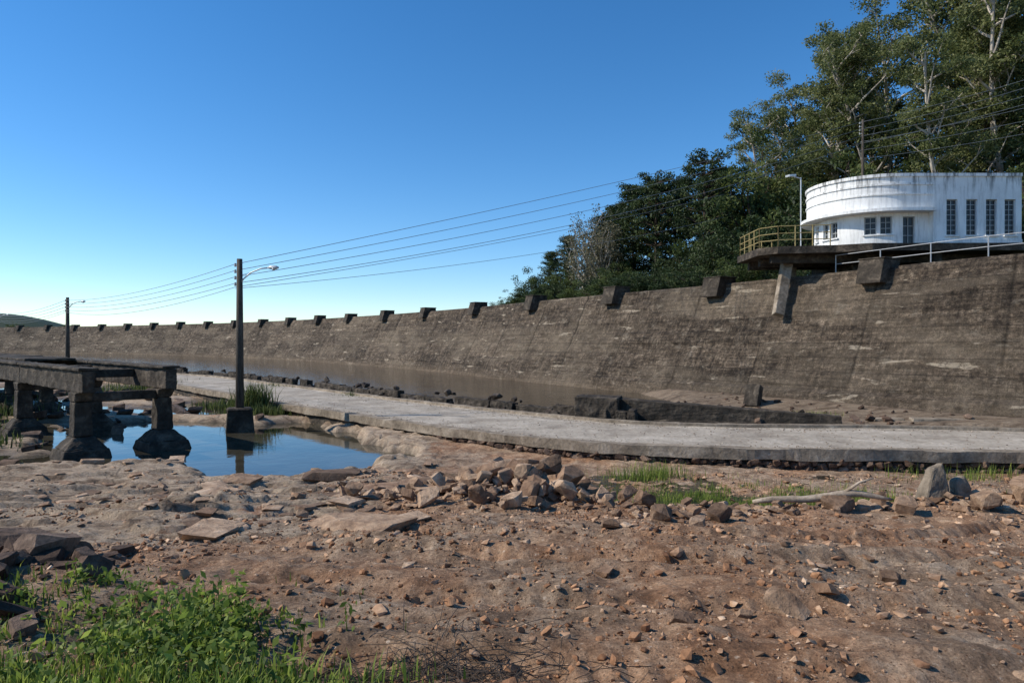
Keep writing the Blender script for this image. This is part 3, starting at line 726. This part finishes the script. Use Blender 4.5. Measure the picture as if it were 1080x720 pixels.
mb.box(17.2,24.4,34.4,39.2,1.,4.19);mb.box(20.2,20.6,32.7,33.1,2.,4.19);mb.box(24.0,24.4,32.7,33.1,2.,4.19)
mb.obj('platform',[MC_dark],bl,.03).matrix_parent_inverse=binv
mb=MB();mb.beam((13.15,33.75,1.2),(14.0,34.7,4.1),.5,.42,up=(0,1,0));mb.beam((14.6,35.9,1.8),(14.8,36.2,4.1),.45,.4,up=(0,1,0));mb.obj('support_column',[MC_mid],bl,.04).matrix_parent_inverse=binv
mb=MB();rl=[(15.4,33.05),(13.05,33.5),(12.4,34.25),(12.5,37.4),(14.8,38.9)]
for a,b in zip(rl[:-1],rl[1:]):
    L=math.dist(a,b);nn=max(1,round(L/.8))
    for z in (4.88,5.2,5.55): mb.tube([(a[0],a[1],z),(b[0],b[1],z)],.022,6)
    for i in range(nn+1):
        t=i/nn;x=a[0]+(b[0]-a[0])*t;y=a[1]+(b[1]-a[1])*t;mb.tube([(x,y,4.5),(x,y,5.58)],.028,6)
mb.obj('terrace_railing',[MYEL],bl).matrix_parent_inverse=binv
mb=MB();mb.tube([(15.9,37.6,4.5),(15.9,37.6,8.9)],.035,8);mb.tube([(15.9,37.6,8.85),(15.3,37.4,8.95)],.025,6);mb.beam((15.0,37.2,8.9),(15.45,37.4,8.97),.3,.1)
mb.obj('street_lamp',[MLAMP])
mb=MB();prev=None
for s in np.arange(crest_at(y=33.5)[2]-16,crest_at(y=33.5)[2],2.2):
    p,nn,_=crest_at(s=s);x,y,z=p[0]-nn[0]*.5,p[1]-nn[1]*.5,p[2]
    mb.tube([(x,y,z-.05),(x,y,z+.95)],.025,6)
    if prev:
        for dz in (.5,.93): mb.tube([(prev[0],prev[1],prev[2]+dz),(x,y,z+dz)],.018,6)
    prev=(x,y,z)
mb.obj('crest_railing',[MPIPE])

# ------------------------------------------------------------ log
mb=MB();pts=[]
for i in range(15):
    t=i/14;x=3.95+2.1*t;y=11.2-.35*t;pts.append((x,y,-2.66+.12*t+.14*math.sin(t*3.0)*t+.025*math.sin(t*11)))
mb.tube(pts,[.03,.045,.055,.05,.06,.055,.06,.065,.055,.06,.06,.05,.045,.035,.02],9);mb.tube([pts[9],(5.55,10.9,-2.28),(5.75,10.85,-2.2)],[.035,.02,.01],6)
mb.obj('fallen_log',[MLOG],None,0,True)

# ------------------------------------------------------------ vegetation
def leaves_arr(cent,size,asp=.5,upb=.3,rs=None):
    r=rs;n=len(cent);d=r.normal(size=(n,3));d/=np.linalg.norm(d,axis=1)[:,None]
    e=r.normal(size=(n,3));e[:,2]+=upb;w=np.cross(d,e);w/=np.linalg.norm(w,axis=1)[:,None]+1e-9
    L=(size*.5)[:,None];V=np.stack([cent-d*L,cent+w*L*asp,cent+d*L,cent-w*L*asp],1).reshape(-1,3)
    return V,np.arange(n*4).reshape(n,4)
def make_tree(kind,seed,Ht,lm,bm_):
    r=np.random.default_rng(seed);R=random.Random(seed);mb=MB();cl=[]
    def limb(p,dirv,L,r0,n=5,wob=.12,grav=.0):
        pts=[Vector(p)];dv=Vector(dirv).normalized()
        for i in range(n):
            dv=(dv+Vector((R.gauss(0,wob),R.gauss(0,wob),R.gauss(0,wob)+grav))).normalized();pts.append(pts[-1]+dv*L/n)
        mb.tube(pts,[r0*(1-.75*i/n) for i in range(n+1)],6,0,False);return pts
    if kind=='euc':
        tr=limb((0,0,-.5),(R.gauss(0,.05),R.gauss(0,.05),1),Ht*.9,Ht*.013,9,.05,.03)
        for i in range(20):
            f=.30+.68*i/20;k=f*9;p=tr[int(k)].lerp(tr[min(9,int(k)+1)],k-int(k))
            a=i*2.4+R.random();L=Ht*R.uniform(.13,.25)*(1.15-.5*f)
            b=limb(p,(math.cos(a),math.sin(a),R.uniform(.6,1.3)),L,Ht*.0045,5,.15,.04)
            for q in (b[2],b[3],b[4],b[5]):
                c=limb(q,(R.gauss(0,1),R.gauss(0,1),R.uniform(0,1)),L*.35,.05,3,.2)
                cl.append((c[-1],R.uniform(.55,1.3)));
            cl.append((b[5],R.uniform(.8,1.3)))
        nl,lsz,fl=130,.28,.7
    elif kind=='con':
        tr=limb((0,0,-.5),(0,0,1),Ht*.98,Ht*.014,8,.015,.05)
        nw=17
        for i in range(nw):
            f=.14+.84*i/nw;z=f*Ht;L=Ht*.26*(1-f)**.62+.4
            for j in range(6):
                a=j*1.05+i*.7+R.random()*.6;l=L*R.uniform(.6,1.15);b=limb((tr[4].x,tr[4].y,z),(math.cos(a),math.sin(a),R.uniform(-.05,.35)),l,.07,3,.1)
                for q in (b[1],b[2],b[3]): cl.append((q,R.uniform(.45,.85)))
        nl,lsz,fl=62,.26,.55
    elif kind=='ara':
        tr=limb((0,0,-.5),(0,0,1),Ht*.97,Ht*.018,8,.02,.05)
        for i in range(7):
            z=Ht*(.5+.075*i);L=Ht*.24*(.75+.25*math.sin(i*.9))
            for j in range(9):
                a=j*.7+i*.4+R.random()*.3;b=limb((tr[5].x,tr[5].y,z),(math.cos(a),math.sin(a),.1),L*R.uniform(.75,1.1),.07,4,.06,.12)
                cl.append((b[-1],R.uniform(.5,.8)));cl.append((b[-2],.45))
        nl,lsz,fl=90,.26,.5
    elif kind=='bare':
        tr=limb((0,0,-.5),(0,0,1),Ht*.6,Ht*.016,6,.08,.05)
        for i in range(22):
            f=.25+.7*i/22;k=f*6;p=tr[int(k)].lerp(tr[min(6,int(k)+1)],k-int(k));a=i*2.4
            b=limb(p,(math.cos(a)*.6,math.sin(a)*.6,1.),Ht*R.uniform(.22,.42),.09,5,.12,.05)
            for q in b[2:]:
                c=limb(q,(R.gauss(0,.7),R.gauss(0,.7),1),Ht*.1,.03,3,.15);cl.append((c[-1],R.uniform(.5,1.)))
        nl,lsz,fl=46,.24,.8
    else:
        tr=limb((0,0,-.4),(0,0,1),Ht*.45,Ht*.022,5,.06,.05)
        for i in range(26):
            a=i*2.4;e=R.uniform(-.15,1.3);k=R.uniform(1.2,4.9);p=tr[int(k)].lerp(tr[min(5,int(k)+1)],k-int(k))
            b=limb(p,(math.cos(a)*math.cos(e),math.sin(a)*math.cos(e),math.sin(e)+.3),Ht*R.uniform(.28,.5),.1,5,.16,.03)
            for q in b[2:]: cl.append((q+Vector((R.gauss(0,.5),R.gauss(0,.5),R.gauss(0,.4))),R.uniform(.6,1.25)*Ht/12))
        nl,lsz,fl=110,.27,.75
    Cn=[];A=[]
    for c,rad in cl:
        n=int(nl*(.6+.8*R.random())*min(1.6,rad**1.3+.3));g=r.normal(size=(n,3));g/=np.linalg.norm(g,axis=1)[:,None];g*=(r.random(n)**.45)[:,None]
        g*=np.array([rad,rad,rad*fl]);Cn.append(g+np.array(c));A.append(np.clip(R.uniform(.2,.75)+r.normal(0,.14,n)+g[:,2]/rad*.12,0,1))
    Cn=np.concatenate(Cn);A=np.concatenate(A);LV,LF=leaves_arr(Cn,r.uniform(.6,1.3,len(Cn))*lsz,.45,.3,r)
    bv=np.array(mb.v);nb=len(bv);bq=np.array([f for f in mb.f if len(f)==4])
    V=np.concatenate([bv,LV]);Fq=np.concatenate([bq,LF+nb]);mi=np.r_[np.zeros(len(bq)),np.ones(len(LF))]
    return mesh_arrays(kind+'_tree_mesh',V,Fq,[bm_,lm],mi,{'rnd':np.r_[np.zeros(nb),np.repeat(A,4)]})
T={'euc':[make_tree('euc',s,26,ML_E,MBARKP) for s in (1,2,3)],'con':[make_tree('con',s,14,ML_D,MBARKD) for s in (4,5)],
 'ara':[make_tree('ara',6,14,ML_D,MBARKD)],'bare':[make_tree('bare',7,12,ML_P,MBARKP)],'bro':[make_tree('bro',s,11,ML_B,MBARKD) for s in (8,9)],
 'dbr':[make_tree('bro',s,11,ML_D,MBARKD) for s in (18,19)]}
H0={'euc':26*.99,'con':14.4,'ara':14.3,'bare':12.,'bro':10.5,'dbr':10.5}
NM={'euc':'eucalyptus_tree','con':'pine_tree','ara':'araucaria_tree','bare':'sparse_tree','bro':'broadleaf_tree','dbr':'dark_broadleaf_tree'}
R=random.Random(5)
def tree(k,x,y,zt,wid=1.):
    zb=H1(x,y)-.2;s=(zt-zb)/H0[k];o=add(NM[k],R.choice(T[k]));o.location=(x,y,zb);o.rotation_euler=(0,0,R.uniform(0,6.28));o.scale=(s*wid,s*wid,s)
for a in [('euc',41.5,56,31),('euc',43,64,36),('euc',36.5,58,31.5),('euc',37.5,66,35),('euc',31.8,60,28.5),('euc',31.8,68,30),('euc',29.5,72,28),('euc',24.6,66,23.),
 ('euc',54,72,38),('euc',47,58,31),('euc',34,52,24),('euc',40,50,24),('euc',27.5,62,24),('euc',48,70,37),('euc',29,64,26.5),('euc',26.6,70,24.5),('euc',34.5,62,31),('euc',40,60,33),('euc',44,56,33),
 ('bro',21.5,60,17.5),('dbr',25,54,14.5),('bro',29.5,52,14),('dbr',33,50,13),('bro',37,49,14),('bro',28,58,18),('bro',35,56,17),('dbr',41,53,17),('bro',44,50,16),('bro',22.5,64,19.5),
 ('dbr',19.5,55,12),('dbr',22,50,11),('bro',26,47,10),('dbr',30,45,10),('dbr',16.5,56,10.5),
 ('con',21.3,68,18),('ara',17,60,16.4),('con',16.2,67,16.5),('ara',13.9,66,16.),('con',12.4,70,16.8),('con',11.2,74,15.4),('con',18.5,64,16.3),('con',14.8,72,17.5),('con',9.8,72,13.8),
 ('bare',7.6,70,14.2,1.1),('bare',9.0,68,13.2,1.),('con',6.8,80,12.8),('con',4.6,78,10.6),('dbr',2.9,80,9.2),('bro',5.2,74,8.8),('dbr',8,76,10),('bro',11,66,8.5),('dbr',14,62,9),('dbr',17.5,62,10.5),
 ('bro',-1.3,96,6.2),('dbr',1.2,84,6.6)]: tree(*a)
for i in range(26):
    y=R.uniform(44,78);x=float(xc(y))+R.uniform(6.5,12)+(3 if y<50 else 0);k=R.choice(['dbr','bro','dbr']);tree(k,x,y,H1(x,y)+R.uniform(2.2,4.2),1.6)
for i in range(16):
    x=-200-R.uniform(-40,120);y=230+R.uniform(0,60)
    if float(sdam(x,y))>8: tree('bro',x,y,R.uniform(4.5,7.5),1.5)

def grass_mesh(name,P,hh,mat,w=.006,seed=1):
    r=np.random.default_rng(seed);P=np.asarray(P);n=len(P);a=r.uniform(0,6.28,n);d=np.stack([np.cos(a),np.sin(a),0*a],-1);s=np.stack([-np.sin(a),np.cos(a),0*a],-1)
    h=np.asarray(hh)[:,None];ln=r.uniform(.1,.7,n)[:,None];up=np.array([0,0,1.]);W=w*(.6+.8*r.random(n))[:,None]
    m1=P+up*h*.55+d*h*ln*.25;tp=P+up*h*(1-.3*ln)+d*h*ln*.75
    V=np.stack([P-s*W,P+s*W,m1+s*W*.8,m1-s*W*.8,tp],1).reshape(-1,3);b=np.arange(n)[:,None]*5
    Fq=b+np.array([0,1,2,3]);Ft=b+np.array([3,2,4])
    return add(name,mesh_arrays(name,V,[Fq,Ft],[mat],attrs={'rnd':np.repeat(r.random(n),5)}))
P=[];Hh=[];LC=[];LS=[];LA=[];mb=MB()
r=np.random.default_rng(77)
cent=[(-3.4,4.35,.7),(-2.9,3.75,.45),(-2.1,3.7,1.0),(-1.85,3.75,1.3),(-1.65,3.45,1.0),(-1.45,3.2,.8),(-2.55,4.5,.6),(-1.85,4.2,1.4),(-2.35,3.2,.7),(-1.6,3.9,1.2),(-2.65,3.0,.6),(-1.1,3.05,.7),(-1.9,2.85,.6),(-3.0,4.9,.5)]
for ci,(cx,cy,ch_) in enumerate(cent):
    for i in range(int(20*ch_)+8):
        x=r.normal(cx,.15);y=r.normal(cy,.15);z=H1(x,y);hgt=r.uniform(.06,.2)*ch_*(1.6 if r.random()<.12 else 1)
        lean=r.normal(0,.28,2);top=np.array([x+lean[0]*hgt,y+lean[1]*hgt,z+hgt]);mb.tube([(x,y,z-.01),tuple(top)],[.0035,.0015],4,0,False)
        k=int(7+hgt*60);t=r.random(k)**.7
        c=np.array([x,y,z])+(top-np.array([x,y,z]))*t[:,None]+r.normal(0,.034,(k,3));LC.append(c);LS.append(r.uniform(.028,.075,k));LA.append(np.clip(r.uniform(.2,.8)+r.normal(0,.12,k),0,1))
LC=np.concatenate(LC);LS=np.concatenate(LS);LA=np.concatenate(LA);LV,LF=leaves_arr(LC,LS,.5,1.5,r)
bv=np.array(mb.v);bq=np.array(mb.f)
add('weeds',mesh_arrays('weeds',np.concatenate([bv,LV]),np.concatenate([bq,LF+len(bv)]),[ML_W],attrs={'rnd':np.r_[np.full(len(bv),.3),np.repeat(LA,4)]}))
for (cx,cy,sx,sy,n,h0,h1) in ((-2.5,3.1,.5,.22,1300,.05,.16),(-1.0,2.88,.25,.16,1500,.06,.2),(-1.7,2.9,.3,.2,900,.05,.16),(-3.4,4.3,.4,.35,500,.05,.14),(-2.2,4.0,.7,.5,700,.04,.12),(4.2,14.,1.7,.9,8000,.06,.22),(2.2,13.0,.7,.4,2600,.08,.28),(6.9,13.6,.9,.7,2200,.08,.28),(3.3,16.9,.5,.3,900,.1,.5),(8.5,12.4,.5,.4,900,.08,.35),(11.2,16.8,1.,.4,600,.1,.45),(-1.,13.7,1.,.3,300,.06,.2),(11.5,26.2,.5,.3,400,.1,.35)):
    x=r.normal(cx,sx,n);y=r.normal(cy,sy,n);k=sroad(x,y)<-.25 if cy<20 else x>-99
    k&=fbm(x*2.2,y*2.2,3,95)>.42
    x,y=x[k],y[k];P.append(np.stack([x,y,height(x,y)],-1));Hh.append(r.uniform(h0,h1,len(x)))
grass_mesh('grass',np.concatenate(P),np.concatenate(Hh),ML_W,.005,3)
P=[];Hh=[]
for (cx,cy,s,n,h) in ((-11.8,31.3,.35,800,1.7),(-12.6,32.1,.4,450,1.),(-10.9,30.4,.4,350,.7),(-15,35.6,.6,300,.7),(-8.2,36.8,.5,600,.8),(-15,44,1,500,.8),(-26,47,1.5,600,1.),(-20.5,25.5,.8,500,.8),(-24,31,1.2,600,.9),(-30,36,1.5,800,1.),(-17.5,22,.7,350,.5)):
    x=r.normal(cx,s,n);y=r.normal(cy,s,n);P.append(np.stack([x,y,np.maximum(height(x,y),-3.6)],-1));Hh.append(r.uniform(.35,1,n)*h)
grass_mesh('reeds',np.concatenate(P),np.concatenate(Hh),ML_B,.02,4)
mb=MB()
for i in range(300):
    x=r.normal(-.4,.28);y=r.normal(3.35,.22);z=H1(x,y);a=r.uniform(0,6.28);L=r.uniform(.12,.45)
    pts=[(x+math.cos(a)*L*t,y+math.sin(a)*L*t,z+.01+.07*math.sin(t*3.1)*r.uniform(.2,1)) for t in (0,.33,.66,1)];mb.tube(pts,.0022,4,0,False)
mb.obj('dark_twig_tangle',[MBARKD])  # tangle of dark twigs, added in place of dark netting

# ------------------------------------------------------------ light & sky
el=math.radians(38);az=math.radians(-91)
S=Vector((math.sin(az)*math.cos(el),math.cos(az)*math.cos(el),math.sin(el)))
sun=bpy.data.lights.new('sun','SUN');sun.energy=5.;sun.angle=math.radians(.5);sun.color=(1,.93,.82)
so=bpy.data.objects.new('sun',sun);scene.collection.objects.link(so);so.rotation_euler=S.to_track_quat('Z','Y').to_euler();so.location=(-50,0,60)
w=bpy.data.worlds.new('World');scene.world=w;w.use_nodes=True;nt=w.node_tree;sk=nt.nodes.new('ShaderNodeTexSky');sk.sky_type='NISHITA';sk.sun_disc=False
sk.sun_elevation=el;sk.sun_rotation=az%(2*math.pi);sk.air_density=1.;sk.dust_density=.0;sk.ozone_density=4.;sk.altitude=1000
hs=nt.nodes.new('ShaderNodeHueSaturation');hs.inputs['Saturation'].default_value=1.25;hs.inputs['Value'].default_value=1.1
nt.links.new(sk.outputs[0],hs.inputs['Color'])
bg=nt.nodes['Background'];nt.links.new(hs.outputs[0],bg.inputs[0]);bg.inputs[1].default_value=.15
cam=bpy.data.cameras.new('camera');cam.lens=24;cam.sensor_width=36;cam.clip_end=6000;cam.clip_start=.05
co=bpy.data.objects.new('camera',cam);scene.collection.objects.link(co);co.location=(0,0,0);co.rotation_euler=(math.radians(90-.16),0,0);scene.camera=co
